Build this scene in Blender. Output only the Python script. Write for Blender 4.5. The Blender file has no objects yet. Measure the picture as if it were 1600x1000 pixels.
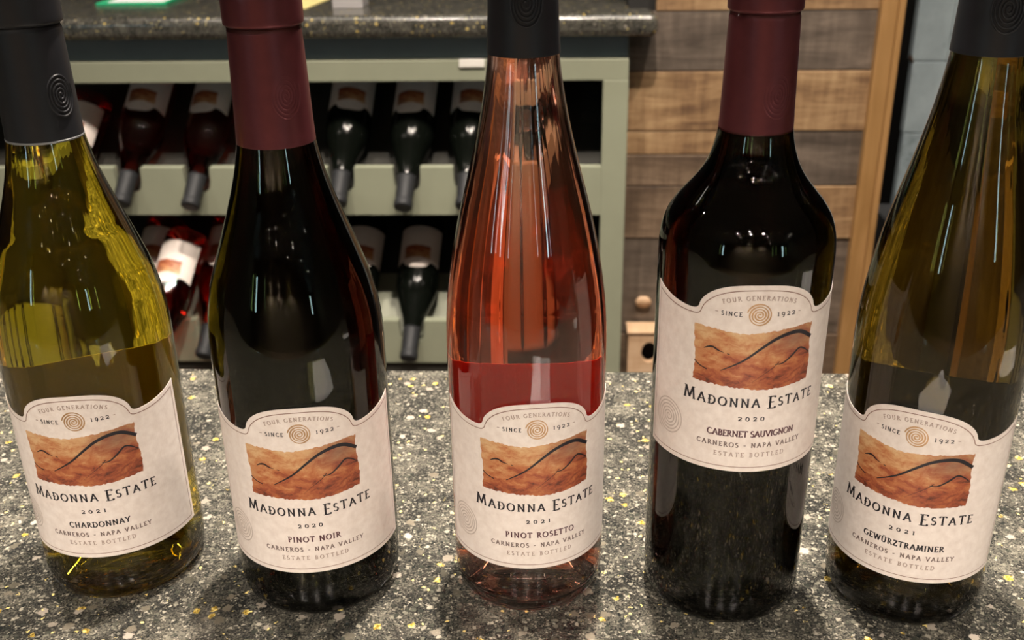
import bpy, bmesh, math, random
from mathutils import Vector, Matrix, noise
random.seed(7)
PI = math.pi
MM = 0.001
H = 1.06                      # height of the bar top above the floor
RZ = -math.atan(0.05)         # the room stands slightly turned to the camera

sc = bpy.context.scene
C = sc.collection

# ------------------------------------------------------------ camera
cam_data = bpy.data.cameras.new('camera')
cam = bpy.data.objects.new('camera', cam_data)
C.objects.link(cam)
sc.camera = cam
cam_data.sensor_width = 36.0
cam_data.sensor_fit = 'HORIZONTAL'
cam_data.lens = 36.0 * 1616.1 / 1600.0
cam_data.clip_start = 0.02
cam_data.clip_end = 60
cam.matrix_world = (Matrix.Translation((0, 0, H + 0.3456)) @ Matrix.Rotation(PI / 2 - 0.42313, 4, 'X')
                    @ Matrix.Rotation(-0.01594, 4, 'Z'))
cam_data.dof.use_dof = True
cam_data.dof.focus_distance = 0.50
cam_data.dof.aperture_fstop = 15.0

# ------------------------------------------------------------ world, exposure, lights
w = bpy.data.worlds.new('world')
sc.world = w
w.use_nodes = True
w.node_tree.nodes['Background'].inputs[0].default_value = (1.0, 0.85, 0.7, 1)
w.node_tree.nodes['Background'].inputs[1].default_value = 0.02
sc.view_settings.view_transform = 'Standard'
sc.view_settings.look = 'None'
sc.view_settings.gamma = 1.0
sc.view_settings.use_curve_mapping = False
sc.view_settings.exposure = 0.15
sc.cycles.max_bounces = 20
sc.cycles.transmission_bounces = 18
sc.cycles.glossy_bounces = 8
sc.cycles.diffuse_bounces = 4
sc.cycles.transparent_max_bounces = 8
sc.cycles.sample_clamp_indirect = 6.0
sc.cycles.caustics_refractive = True
sc.cycles.caustics_reflective = True
sc.cycles.blur_glossy = 0.3

CEIL = 1.72                    # ceiling above the bar top
# (x, y, power in watts, lamp radius) in room millimetres
LAMPS = [(-560, 860, 12.5, 30), (480, 900, 14, 30), (40, 720, 26, 30),
         (-700, -1350, 62, 30), (560, -1350, 62, 30), (-60, -1450, 62, 30),
         (-1700, 600, 8, 30), (1700, 500, 8, 30),
         (-2300, -1500, 6, 30), (-700, -1900, 6, 30), (900, -1800, 6, 30), (2400, -1500, 6, 30),
         (-1600, -3000, 6, 30), (200, -3100, 6, 30), (1800, -3000, 6, 30), (-1500, -3980, 30, 30), (-500, -3980, 30, 30), (900, -3980, 22, 30)]
LAMPS += [(x_ + (y_ % 700) * .6, y_, 1.5, 22) for x_ in (-3400, -2500, -1400, -250, 1250, 2200, 3200) for y_ in (-2450, -3550, -1150)]
STRIP = (-200, 1500, 3800, 60, 14)      # long ceiling strip light over the back counter: x, y, length, width, watts
WINDOW_LIGHT = 9.0
LAMP_COL = (1.0, 0.87, 0.74)
_c, _s = math.cos(RZ), math.sin(RZ)


def room(x, y, z=0.0):
    """room millimetres, z from the bar top -> world metres"""
    x *= MM; y *= MM; z *= MM
    return Vector((x * _c - y * _s, x * _s + y * _c, z + H))


for (lx, ly, pw, lr) in LAMPS:
    ld = bpy.data.lights.new('ceiling_lamp', 'AREA')
    ld.shape = 'DISK'
    ld.size = 2 * lr * MM
    ld.energy = pw
    ld.color = LAMP_COL
    ld.spread = math.radians(106)
    lo = bpy.data.objects.new('ceiling_lamp', ld)
    lo.location = room(lx, ly, CEIL / MM - 16)
    C.objects.link(lo)


ld = bpy.data.lights.new('strip_lamp', 'AREA')
ld.shape = 'RECTANGLE'
ld.size = STRIP[2] * MM; ld.size_y = STRIP[3] * MM
ld.energy = STRIP[4]; ld.color = (1.0, .93, .84); ld.spread = math.radians(110)
lo = bpy.data.objects.new('strip_lamp', ld)
lo.location = room(STRIP[0], STRIP[1], CEIL / MM - 32); lo.rotation_euler = (0, 0, RZ)
C.objects.link(lo)


# ------------------------------------------------------------ node helpers
def mat(name):
    m = bpy.data.materials.new(name)
    m.use_nodes = True
    nt = m.node_tree
    return m, nt, nt.nodes['Principled BSDF']


def pset(b, **k):
    for n, v in k.items():
        n = {'base': 'Base Color', 'rough': 'Roughness', 'metal': 'Metallic', 'ior': 'IOR', 'trans': 'Transmission Weight',
             'coat': 'Coat Weight', 'coatr': 'Coat Roughness', 'spec': 'Specular IOR Level', 'sheen': 'Sheen Weight'}[n]
        b.inputs[n].default_value = (v[0], v[1], v[2], 1) if isinstance(v, tuple) else v


def nd(nt, t, **k):
    n = nt.nodes.new(t)
    for a, v in k.items():
        setattr(n, a, v)
    return n


def lk(nt, a, b):
    nt.links.new(a, b)


def math_n(nt, op, a, b=None, c=None):
    n = nd(nt, 'ShaderNodeMath', operation=op)
    for i, v in enumerate((a, b, c)):
        if v is None:
            continue
        if hasattr(v, 'is_linked'):
            lk(nt, v, n.inputs[i])
        else:
            n.inputs[i].default_value = v
    return n.outputs[0]


def mixc(nt, f, a, b):
    n = nd(nt, 'ShaderNodeMix', data_type='RGBA')
    for i, v in ((0, f), (6, a), (7, b)):
        if hasattr(v, 'is_linked'):
            lk(nt, v, n.inputs[i])
        else:
            n.inputs[i].default_value = (v[0], v[1], v[2], 1) if isinstance(v, tuple) else v
    return n.outputs[2]


def ramp(nt, f, stops, interp='LINEAR'):
    n = nd(nt, 'ShaderNodeValToRGB')
    n.color_ramp.interpolation = interp
    e = n.color_ramp.elements
    while len(e) < len(stops):
        e.new(0.5)
    for i, (p, c) in enumerate(stops):
        e[i].position = p
        e[i].color = (c[0], c[1], c[2], 1)
    lk(nt, f, n.inputs[0])
    return n.outputs[0]


def coords(nt, kind='Object', scale=(1, 1, 1), loc=(0, 0, 0)):
    t = nd(nt, 'ShaderNodeTexCoord')
    m = nd(nt, 'ShaderNodeMapping')
    m.inputs['Scale'].default_value = scale
    m.inputs['Location'].default_value = loc
    lk(nt, t.outputs[kind], m.inputs[0])
    return m.outputs[0]


def noise_n(nt, vec, scale, detail=3, rough=0.5, dist=0.0):
    n = nd(nt, 'ShaderNodeTexNoise')
    n.inputs['Scale'].default_value = scale
    n.inputs['Detail'].default_value = detail
    n.inputs['Roughness'].default_value = rough
    n.inputs['Distortion'].default_value = dist
    lk(nt, vec, n.inputs['Vector'])
    return n


def bump(nt, b, h, strength, dist=0.001):
    n = nd(nt, 'ShaderNodeBump')
    n.inputs['Strength'].default_value = strength
    n.inputs['Distance'].default_value = dist
    lk(nt, h, n.inputs['Height'])
    lk(nt, n.outputs[0], b.inputs['Normal'])


# ------------------------------------------------------------ materials
def plain(name, col, rough=0.5, var=0.15, nscale=30, **k):
    m, nt, b = mat(name)
    pset(b, rough=rough, **k)
    n = noise_n(nt, coords(nt), nscale, 4, 0.6)
    c1 = tuple(v * (1 - var) for v in col)
    c2 = tuple(min(1, v * (1 + var)) for v in col)
    lk(nt, ramp(nt, n.outputs[0], [(0.3, c1), (0.7, c2)]), b.inputs['Base Color'])
    return m


def stone_mat(name, bright=1.0):
    """polished quartz: small and large stone chips, some of them gold"""
    m, nt, b = mat(name)
    pset(b, rough=0.10, spec=0.6)
    base = coords(nt)
    wob = noise_n(nt, base, 420, 2, 0.6)
    va = nd(nt, 'ShaderNodeVectorMath', operation='SUBTRACT')
    lk(nt, wob.outputs['Color'], va.inputs[0]); va.inputs[1].default_value = (.5, .5, .5)
    vs = nd(nt, 'ShaderNodeVectorMath', operation='SCALE')
    lk(nt, va.outputs[0], vs.inputs[0]); vs.inputs['Scale'].default_value = 0.0042
    vv = nd(nt, 'ShaderNodeVectorMath', operation='ADD')
    lk(nt, base, vv.inputs[0]); lk(nt, vs.outputs[0], vv.inputs[1])

    def vor(scale, off):
        ad = nd(nt, 'ShaderNodeVectorMath', operation='ADD')
        lk(nt, vv.outputs[0], ad.inputs[0]); ad.inputs[1].default_value = (off, off * 1.7, off * .3)
        v = nd(nt, 'ShaderNodeTexVoronoi')
        v.inputs['Scale'].default_value = scale
        lk(nt, ad.outputs[0], v.inputs['Vector'])
        s = nd(nt, 'ShaderNodeSeparateColor')
        lk(nt, v.outputs['Color'], s.inputs[0])
        return v.outputs['Distance'], s.outputs
    k = bright
    def soft(d, lo, hi):
        n_ = nd(nt, 'ShaderNodeMapRange'); n_.interpolation_type = 'SMOOTHSTEP'
        lk(nt, d, n_.inputs['Value'])
        n_.inputs['From Min'].default_value = lo; n_.inputs['From Max'].default_value = hi
        n_.inputs['To Min'].default_value = 1; n_.inputs['To Max'].default_value = 0
        return n_.outputs[0]
    big = noise_n(nt, base, 60, 3, .6)
    fine = noise_n(nt, base, 900, 3, .7)
    col = ramp(nt, math_n(nt, 'ADD', math_n(nt, 'MULTIPLY', big.outputs[0], .4), math_n(nt, 'MULTIPLY', fine.outputs[0], .6)),
               [(.36, (.007 * k, .0075 * k, .008 * k)), (.5, (.030 * k, .029 * k, .025 * k)), (.64, (.125 * k, .117 * k, .095 * k))])
    d, c = vor(560, 0.0)
    small = ramp(nt, c[0], [(0, (.005 * k, .007 * k, .008 * k)), (.4, (.025 * k, .026 * k, .024 * k)), (.75, (.125 * k, .118 * k, .096 * k)), (1, (.30 * k, .28 * k, .23 * k))])
    col = mixc(nt, math_n(nt, 'MULTIPLY', soft(d, .25, .55), .8), col, small)
    d, c = vor(280, 3.1)
    med = ramp(nt, c[1], [(0, (.008 * k, .010 * k, .010 * k)), (.4, (.035 * k, .038 * k, .03 * k)), (.75, (.13 * k, .125 * k, .10 * k)), (1, (.28 * k, .26 * k, .21 * k))])
    mk = math_n(nt, 'MULTIPLY', soft(d, .26, .46), math_n(nt, 'GREATER_THAN', c[0], .5))
    col = mixc(nt, math_n(nt, 'MULTIPLY', mk, .85), col, med)
    d, c = vor(120, 7.7)
    lg = ramp(nt, c[1], [(0, (.03 * k, .03 * k, .024 * k)), (.5, (.12 * k, .105 * k, .08 * k)), (1, (.30 * k, .265 * k, .225 * k))])
    mk = math_n(nt, 'MULTIPLY', soft(d, .27, .36), math_n(nt, 'GREATER_THAN', c[0], .74))
    col = mixc(nt, math_n(nt, 'MULTIPLY', mk, .85), col, lg)
    d, c = vor(118, 13.3)
    gn = noise_n(nt, base, 500, 3, .7)
    gd = ramp(nt, gn.outputs[0], [(.36, (.10, .065, .012)), (.5, (.42, .29, .055)), (.64, (.85, .70, .28))])
    gmk = math_n(nt, 'MULTIPLY', soft(d, .22, .29), math_n(nt, 'GREATER_THAN', c[0], .90))
    col = mixc(nt, gmk, col, gd)
    d, c = vor(330, 21.3)
    mk = math_n(nt, 'MULTIPLY', soft(d, .24, .36), math_n(nt, 'GREATER_THAN', c[0], .955))
    col = mixc(nt, mk, col, (.72, .58, .22))
    lk(nt, col, b.inputs['Base Color'])
    bump(nt, b, big.outputs[0], .02)
    return m


def wood_mat(name, c_dark, c_mid, c_light, rough=0.6, stretch=(1.6, 14, 14)):
    m, nt, b = mat(name)
    pset(b, rough=rough)
    tc = nd(nt, 'ShaderNodeTexCoord')
    oi = nd(nt, 'ShaderNodeObjectInfo')
    ad = nd(nt, 'ShaderNodeVectorMath', operation='ADD')
    sc_ = nd(nt, 'ShaderNodeVectorMath', operation='SCALE')
    lk(nt, oi.outputs['Location'], sc_.inputs[0]); sc_.inputs['Scale'].default_value = 13.7
    lk(nt, tc.outputs['Object'], ad.inputs[0]); lk(nt, sc_.outputs[0], ad.inputs[1])
    mp = nd(nt, 'ShaderNodeMapping'); mp.inputs['Scale'].default_value = stretch
    lk(nt, ad.outputs[0], mp.inputs[0])
    n1 = noise_n(nt, mp.outputs[0], 3, 8, .68, .7)
    n2 = noise_n(nt, ad.outputs[0], 9, 3, .5, 0)
    f = math_n(nt, 'ADD', math_n(nt, 'MULTIPLY', n1.outputs[0], .75), math_n(nt, 'MULTIPLY', n2.outputs[0], .3))
    if stretch[0] < 5:
        mp3 = nd(nt, 'ShaderNodeMapping'); mp3.inputs['Scale'].default_value = (60, 6, 6)
        lk(nt, ad.outputs[0], mp3.inputs[0])
        n3 = noise_n(nt, mp3.outputs[0], 1.4, 4, .6)
        n4 = noise_n(nt, ad.outputs[0], 26, 4, .65)
        f = math_n(nt, 'ADD', f, math_n(nt, 'MULTIPLY', math_n(nt, 'SUBTRACT', n3.outputs[0], .5), .28))
        f = math_n(nt, 'ADD', f, math_n(nt, 'MULTIPLY', math_n(nt, 'SUBTRACT', n4.outputs[0], .5), .22))
    lk(nt, ramp(nt, f, [(.36, c_dark), (.52, c_mid), (.68, c_light)]), b.inputs['Base Color'])
    bump(nt, b, n1.outputs[0], .3, .002)
    return m


def glass_mat(name, sigma, ior=1.5, rough=0.0):
    """clear dielectric whose colour comes from absorption (per metre)"""
    m, nt, b = mat(name)
    nt.nodes.remove(b)
    g = nd(nt, 'ShaderNodeBsdfGlass')
    g.inputs['Color'].default_value = (1, 1, 1, 1)
    g.inputs['Roughness'].default_value = rough
    g.inputs['IOR'].default_value = ior
    out = nt.nodes['Material Output']
    lk(nt, g.outputs[0], out.inputs['Surface'])
    dmax = max(sigma) * 1.02
    va = nd(nt, 'ShaderNodeVolumeAbsorption')
    va.inputs['Color'].default_value = tuple(1 - s / dmax for s in sigma) + (1,)
    va.inputs['Density'].default_value = dmax
    lk(nt, va.outputs[0], out.inputs['Volume'])
    return m


def sig(T, mm):
    return tuple(-math.log(t) / (mm * MM) for t in T)


M = {}
M['stone'] = stone_mat('speckled_quartz', 1.35)
M['stone_back'] = stone_mat('speckled_quartz_back', 1.0)
M['stone_back'].node_tree.nodes['Principled BSDF'].inputs['Roughness'].default_value = .2
M['glass_olive'] = glass_mat('olive_yellow_glass', sig((.86, .74, .09), 6))
M['glass_dark'] = glass_mat('antique_green_glass', sig((.13, .14, .04), 6))
M['glass_brown'] = glass_mat('dark_olive_glass', sig((.31, .23, .045), 6))
M['glass_clear'] = glass_mat('clear_glass', sig((.97, .96, .95), 6))
M['wine_white'] = glass_mat('white_wine', sig((.93, .86, .55), 70), 1.34)
M['wine_red'] = glass_mat('red_wine', sig((.01, .00005, .00003), 70), 1.34)
M['wine_rose'] = glass_mat('rose_wine', sig((.98, .19, .085), 70), 1.34)
M['rack_dark'] = plain('rack_dark_glass', (.003, .004, .003), .14, .2, spec=.16)
M['rack_rose'] = glass_mat('rack_rose_bottle', sig((.85, .10, .05), 70), 1.4)
M['cap_black'] = plain('charcoal_capsule', (.016, .017, .021), .42, .08, 200, metal=.25)
M['cap_red'] = plain('burgundy_capsule', (.155, .040, .047), .34, .08, 200, metal=.6)
M['cap_grey'] = plain('grey_capsule', (.016, .017, .019), .55, .1, spec=.3)
M['rim_grey'] = plain('capsule_rim', (.30, .31, .33), .3, .1, metal=.6)

m, nt, b = mat('label_paper')
pset(b, rough=.62)
n = noise_n(nt, coords(nt), 260, 4, .6)
lk(nt, ramp(nt, n.outputs[0], [(.3, (.72, .63, .58)), (.7, (.83, .75, .70))]), b.inputs['Base Color'])
bump(nt, b, n.outputs[0], .25, .0003)
M['paper'] = m

# the back label's paper lets a little light through
m, nt, b = mat('back_label_paper')
pset(b, rough=.7, base=(.70, .66, .62))
tr = nd(nt, 'ShaderNodeBsdfTranslucent'); tr.inputs[0].default_value = (.72, .66, .58, 1)
mx = nd(nt, 'ShaderNodeMixShader'); mx.inputs[0].default_value = .5
lk(nt, b.outputs[0], mx.inputs[1]); lk(nt, tr.outputs[0], mx.inputs[2])
lk(nt, mx.outputs[0], nt.nodes['Material Output'].inputs['Surface'])
M['paper_back'] = m
def back_paper(name, col, tcol, f):
    m, nt, b = mat(name)
    pset(b, rough=.7, base=col)
    tr = nd(nt, 'ShaderNodeBsdfTranslucent'); tr.inputs[0].default_value = (*tcol, 1)
    mx = nd(nt, 'ShaderNodeMixShader'); mx.inputs[0].default_value = f
    lk(nt, b.outputs[0], mx.inputs[1]); lk(nt, tr.outputs[0], mx.inputs[2])
    lk(nt, mx.outputs[0], nt.nodes['Material Output'].inputs['Surface'])
    return m
M['paper_back_olive'] = back_paper('olive_back_label', (.34, .28, .16), (.30, .24, .12), .3)
M['paper_back_red'] = back_paper('rose_back_label', (.58, .10, .07), (.58, .09, .06), .55)
M['paper_back_black'] = back_paper('dark_back_label', (.03, .03, .03), (.02, .02, .02), .1)

M['ink'] = plain('black_ink', (.012, .010, .015), .5, .1)
M['ink_mid'] = plain('brown_grey_ink', (.16, .11, .10), .5, .1)
M['ink_light'] = plain('pale_ink', (.36, .27, .23), .5, .1)
M['ink_border'] = plain('border_ink', (.22, .11, .08), .5, .1)
M['foil'] = plain('copper_foil', (.50, .30, .15), .4, .15, 300, metal=.45)
M['blind'] = plain('watermark_ink', (.50, .42, .37), .5, .05)

# printed landscape: ochre to brick red rock
m, nt, b = mat('printed_landscape')
pset(b, rough=.5)
tc = nd(nt, 'ShaderNodeTexCoord')
sp = nd(nt, 'ShaderNodeSeparateXYZ'); lk(nt, tc.outputs['UV'], sp.inputs[0])
n1 = noise_n(nt, tc.outputs['UV'], 3.2, 6, .62, .6)
n2 = noise_n(nt, tc.outputs['UV'], 7, 7, .72, .8)
f = math_n(nt, 'ADD', math_n(nt, 'MULTIPLY', sp.outputs[1], .36), math_n(nt, 'MULTIPLY', n1.outputs[0], .85))
f = math_n(nt, 'ADD', f, math_n(nt, 'MULTIPLY', sp.outputs[0], -.16))
f = math_n(nt, 'ADD', f, math_n(nt, 'MULTIPLY', math_n(nt, 'SUBTRACT', n2.outputs[0], .5), 1.0))
c = ramp(nt, f, [(.20, (.10, .026, .015)), (.35, (.30, .070, .03)), (.49, (.42, .135, .05)), (.62, (.50, .225, .095)), (.78, (.60, .35, .17)), (.95, (.66, .46, .27))])
dx = math_n(nt, 'SUBTRACT', sp.outputs[0], .84); dy = math_n(nt, 'SUBTRACT', sp.outputs[1], .80)
dd = math_n(nt, 'SQRT', math_n(nt, 'ADD', math_n(nt, 'MULTIPLY', dx, dx), math_n(nt, 'MULTIPLY', dy, dy)))
dark = math_n(nt, 'MULTIPLY', math_n(nt, 'SUBTRACT', .34, dd), 2.2)
dark.node.use_clamp = True
c = mixc(nt, dark, c, (.17, .075, .06))
lk(nt, c, b.inputs['Base Color'])
M['landscape'] = m

M['paint_green'] = plain('sage_green_paint', (.26, .275, .20), .45, .05, 12)
M['paint_blue'] = plain('slate_blue_paint', (.105, .140, .165), .5, .08, 12)
M['dark_inside_and_shade'] = plain('dark_cabinet_inside_and_shade', (.022, .021, .016), .7, .1, 12)
M['wood_tan'] = wood_mat('tan_barn_board', (.105, .055, .027), (.245, .145, .070), (.38, .25, .13))
M['wood_grey'] = wood_mat('grey_barn_board', (.052, .038, .028), (.100, .076, .058), (.17, .13, .10))
M['wood_brown'] = wood_mat('brown_barn_board', (.055, .034, .022), (.115, .076, .048), (.21, .145, .095))
M['wood_post'] = wood_mat('golden_casing_wood', (.24, .125, .042), (.30, .165, .06), (.36, .20, .08), .4, (14, 14, 1.2))
M['wood_box'] = wood_mat('pale_crate_wood', (.38, .24, .14), (.50, .33, .20), (.58, .41, .27), .5)
M['floor'] = wood_mat('dark_floor_boards', (.05, .035, .025), (.09, .065, .045), (.13, .095, .065), .4)
M['wall'] = plain('warm_wall_plaster', (.20, .165, .12), .8, .08, 3)
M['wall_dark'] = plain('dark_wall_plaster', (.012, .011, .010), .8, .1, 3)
M['ceiling'] = plain('grey_ceiling', (.14, .135, .13), .85, .08, 3)
M['white'] = plain('white_plastic', (.75, .73, .68), .4, .04)
M['white_paper'] = plain('white_paper', (.80, .80, .82), .6, .03)
M['green_card'] = plain('green_card', (.02, .38, .17), .45, .05)
M['yellow_card'] = plain('pale_yellow_card', (.70, .60, .25), .5, .05)
M['grey_card'] = plain('grey_card', (.36, .34, .34), .5, .05)
M['orange_wood'] = plain('orange_wood', (.55, .30, .08), .5, .1)
M['bar_base'] = plain('dark_bar_front', (.05, .045, .04), .6, .1, 8)
M['wrought'] = plain('dark_slate', (.05, .05, .052), .6, .2, 8)
m, nt, b = mat('weathered_blue_board')
pset(b, rough=.6)
n = noise_n(nt, coords(nt), 10, 6, .7)
c = ramp(nt, n.outputs[0], [(.30, (.20, .25, .27)), (.44, (.44, .52, .55)), (.7, (.55, .64, .67))])
v = nd(nt, 'ShaderNodeTexVoronoi'); v.inputs['Scale'].default_value = 9
lk(nt, coords(nt, loc=(.03, 0, .4)), v.inputs['Vector'])
c = mixc(nt, math_n(nt, 'LESS_THAN', v.outputs['Distance'], .10), c, (.16, .07, .03))
lk(nt, c, b.inputs['Base Color'])
M['blue_board'] = m


def emit(name, col, s):
    m, nt, b = mat(name)
    pset(b, base=(0, 0, 0))
    b.inputs['Emission Color'].default_value = (*col, 1)
    b.inputs['Emission Strength'].default_value = s
    return m


M['daylight'] = emit('daylight_pane', (.62, .93, 1.0), WINDOW_LIGHT)
M['strip_lens'] = emit('strip_lens', (1.0, .93, .84), 7)
M['lamp_lens'] = emit('lamp_lens', LAMP_COL, 70)


# ------------------------------------------------------------ object helpers
def obj(name, bm_or_me, m, parent=None, smooth=False):
    if isinstance(bm_or_me, bmesh.types.BMesh):
        me = bpy.data.meshes.new(name)
        bm_or_me.to_mesh(me)
        bm_or_me.free()
    else:
        me = bm_or_me
    if m is not None and not me.materials:
        me.materials.append(m)
    if smooth:
        me.shade_smooth()
    o = bpy.data.objects.new(name, me)
    C.objects.link(o)
    o.parent = parent
    return o


def tag(o, label=None, cat=None, group=None, kind=None):
    for k, v in (('label', label), ('category', cat), ('group', group), ('kind', kind)):
        if v:
            o[k] = v
    return o


def thing(name, label, cat, loc, rz=0.0, group=None):
    o = bpy.data.objects.new(name, None)
    C.objects.link(o)
    o.location = loc
    o.rotation_euler = (0, 0, rz)
    o.empty_display_size = .05
    return tag(o, label, cat, group)


def bx(bm, x0, x1, y0, y1, z0, z1, bev=0.0):
    """box in millimetres"""
    r = bmesh.ops.create_cube(bm, size=1)
    vs = r['verts']
    for v in vs:
        v.co = Vector((x0 + (v.co.x + .5) * (x1 - x0), y0 + (v.co.y + .5) * (y1 - y0), z0 + (v.co.z + .5) * (z1 - z0))) * MM
    if bev:
        es = list({e for v in vs for e in v.link_edges})
        bmesh.ops.bevel(bm, geom=es, offset=bev * MM, segments=2, affect='EDGES', profile=.5)
    return bm


def box(name, m, parent, *a, bev=0.0):
    bm = bmesh.new()
    bx(bm, *a, bev=bev)
    return obj(name, bm, m, parent)


def prism(pts, y0, y1):
    """polygon in (x, z) millimetres extruded along y"""
    bm = bmesh.new()
    f = [bm.verts.new((x * MM, y0 * MM, z * MM)) for x, z in pts]
    g = [bm.verts.new((x * MM, y1 * MM, z * MM)) for x, z in pts]
    bm.faces.new(f)
    bm.faces.new(g[::-1])
    n = len(pts)
    for i in range(n):
        bm.faces.new((f[i], f[(i + 1) % n], g[(i + 1) % n], g[i]))
    bmesh.ops.recalc_face_normals(bm, faces=bm.faces)
    return bm


def place(o, x, y, z=0):
    o.location = room(x, y, z)
    o.rotation_euler = (0, 0, RZ)
    return o


def pchip(knots, n):
    """smooth (r, z) curve through knots given in order, n points per span (Catmull-Rom, centripetal-ish)"""
    P = [Vector(k) for k in knots]
    out = []
    for i in range(len(P) - 1):
        p0 = P[i - 1] if i else P[i] * 2 - P[i + 1]
        p1, p2 = P[i], P[i + 1]
        p3 = P[i + 2] if i + 2 < len(P) else P[i + 1] * 2 - P[i]
        for j in range(n):
            t = j / n
            out.append(.5 * ((2 * p1) + (p2 - p0) * t + (2 * p0 - 5 * p1 + 4 * p2 - p3) * t * t + (3 * p1 - 3 * p2 + p3 - p0) * t ** 3))
    out.append(P[-1])
    return [(v.x, v.y) for v in out]


def lathe(prof, seg=96, wob=None, closed_axis=True):
    """prof: (r, z[, wobble weight]) in mm, from axis to axis; returns bmesh"""
    bm = bmesh.new()
    rings = []
    for p in prof:
        r, z = p[0], p[1]
        k = p[2] if len(p) > 2 else 0
        if r < 1e-4:
            rings.append([bm.verts.new((0, 0, z * MM))])
        else:
            ring = []
            for i in range(seg):
                a = 2 * PI * i / seg
                rr = r + (k * wob(a, z) if (wob and k) else 0)
                ring.append(bm.verts.new((rr * math.cos(a) * MM, rr * math.sin(a) * MM, z * MM)))
            rings.append(ring)
    for A, B in zip(rings, rings[1:]):
        if len(A) == 1 and len(B) == 1:
            continue
        for i in range(seg):
            j = (i + 1) % seg
            if len(A) == 1:
                bm.faces.new((A[0], B[i], B[j]))
            elif len(B) == 1:
                bm.faces.new((A[i], A[j], B[0]))
            else:
                bm.faces.new((A[i], A[j], B[j], B[i]))
    bmesh.ops.recalc_face_normals(bm, faces=bm.faces)
    return bm


# ------------------------------------------------------------ lettering (drawn pen strokes)
def L(*p):
    return [(p[i], p[i + 1]) for i in range(0, len(p), 2)]


def A(cx, cy, rx, ry, a0, a1, n=14):
    return [(cx + rx * math.cos(math.radians(a0 + (a1 - a0) * i / n)), cy + ry * math.sin(math.radians(a0 + (a1 - a0) * i / n))) for i in range(n + 1)]


def S(x, y, wd=.2):
    return [('s', x - wd / 2, y, x + wd / 2, y)]


# glyph: (width, [strokes], [serifs x,y])
G = {
    'A': (.82, [L(.06, 0, .42, 1), L(.42, 1, .78, 0), L(.20, .36, .64, .36)], [(.06, 0), (.78, 0)]),
    'B': (.66, [L(.16, 0, .16, 1), [(.16, 1), (.30, 1)] + A(.30, .77, .22, .23, 90, -90) + [(.16, .54)], [(.30, .54)] + A(.30, .27, .28, .27, 90, -90) + [(.16, 0)]], [(.10, 0), (.10, 1)]),
    'C': (.80, [A(.46, .5, .40, .5, 48, 312, 20)], []),
    'D': (.84, [L(.16, 0, .16, 1), [(.16, 1), (.34, 1)] + A(.34, .5, .42, .5, 90, -90, 18) + [(.16, 0)]], [(.10, 0), (.10, 1)]),
    'E': (.62, [L(.16, 0, .16, 1), L(.16, 1, .54, 1, .54, .90), L(.16, .52, .46, .52), L(.16, 0, .56, 0, .58, .12)], [(.10, 0), (.10, 1)]),
    'F': (.58, [L(.16, 0, .16, 1), L(.16, 1, .52, 1, .52, .90), L(.16, .52, .44, .52)], [(.16, 0), (.10, 1)]),
    'G': (.86, [A(.46, .5, .40, .5, 50, 318, 20), L(.76, .16, .76, .44)], [(.76, .44)]),
    'H': (.86, [L(.16, 0, .16, 1), L(.70, 0, .70, 1), L(.16, .52, .70, .52)], [(.16, 0), (.16, 1), (.70, 0), (.70, 1)]),
    'I': (.34, [L(.17, 0, .17, 1)], [(.17, 0), (.17, 1)]),
    'L': (.60, [L(.16, 0, .16, 1), L(.16, 0, .54, 0, .56, .14)], [(.16, 1), (.10, 0)]),
    'M': (1.0, [L(.10, 0, .20, 1), L(.20, 1, .50, .10), L(.50, .10, .80, 1), L(.80, 1, .90, 0)], [(.10, 0), (.90, 0), (.16, 1), (.84, 1)]),
    'N': (.90, [L(.16, 0, .16, 1), L(.16, 1, .74, 0), L(.74, 0, .74, 1)], [(.16, 0), (.12, 1), (.74, 1)]),
    'O': (.92, [A(.46, .5, .40, .5, 90, 450, 28)], []),
    'P': (.62, [L(.16, 0, .16, 1), [(.16, 1), (.30, 1)] + A(.30, .74, .24, .26, 90, -90) + [(.16, .48)]], [(.16, 0), (.10, 1)]),
    'R': (.74, [L(.16, 0, .16, 1), [(.16, 1), (.30, 1)] + A(.30, .75, .24, .25, 90, -90) + [(.16, .50)], L(.34, .50, .72, 0)], [(.16, 0), (.10, 1), (.72, 0)]),
    'S': (.58, [A(.30, .74, .20, .26, 40, 245, 14) + A(.28, .25, .24, .26, 80, -145, 16)], []),
    'T': (.72, [L(.36, 0, .36, 1), L(.04, .88, .05, 1, .67, 1, .68, .88)], [(.36, 0)]),
    'U': (.84, [[(.16, 1)] + A(.42, .34, .26, .34, 180, 360, 14) + [(.68, 1)]], [(.16, 1), (.68, 1)]),
    'V': (.80, [L(.06, 1, .41, 0), L(.41, 0, .76, 1)], [(.06, 1), (.76, 1)]),
    'W': (1.12, [L(.06, 1, .34, 0), L(.34, 0, .58, 1), L(.58, 1, .82, 0), L(.82, 0, 1.06, 1)], [(.06, 1), (.58, 1), (1.06, 1)]),
    'Y': (.76, [L(.05, 1, .38, .46), L(.38, .46, .71, 1), L(.38, .46, .38, 0)], [(.05, 1), (.71, 1), (.38, 0)]),
    'Z': (.68, [L(.10, .88, .10, 1, .60, 1), L(.60, 1, .08, 0), L(.08, 0, .60, 0, .62, .12)], []),
    '-': (.50, [L(.08, .40, .42, .40)], []),
    ' ': (.36, [], []),
    '0': (.64, [A(.32, .34, .26, .34, 90, 450, 22)], []),
    '1': (.40, [L(.20, 0, .20, .68)], [(.20, 0), (.16, .68)]),
    '2': (.60, [A(.28, .46, .22, .22, 160, -40, 12) + [(.06, 0)], L(.06, 0, .52, 0, .54, .10)], []),
    '9': (.60, [A(.30, .40, .23, .26, 90, 450, 20), A(.18, .40, .35, .66, 0, -72, 8)], []),
}
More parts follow.
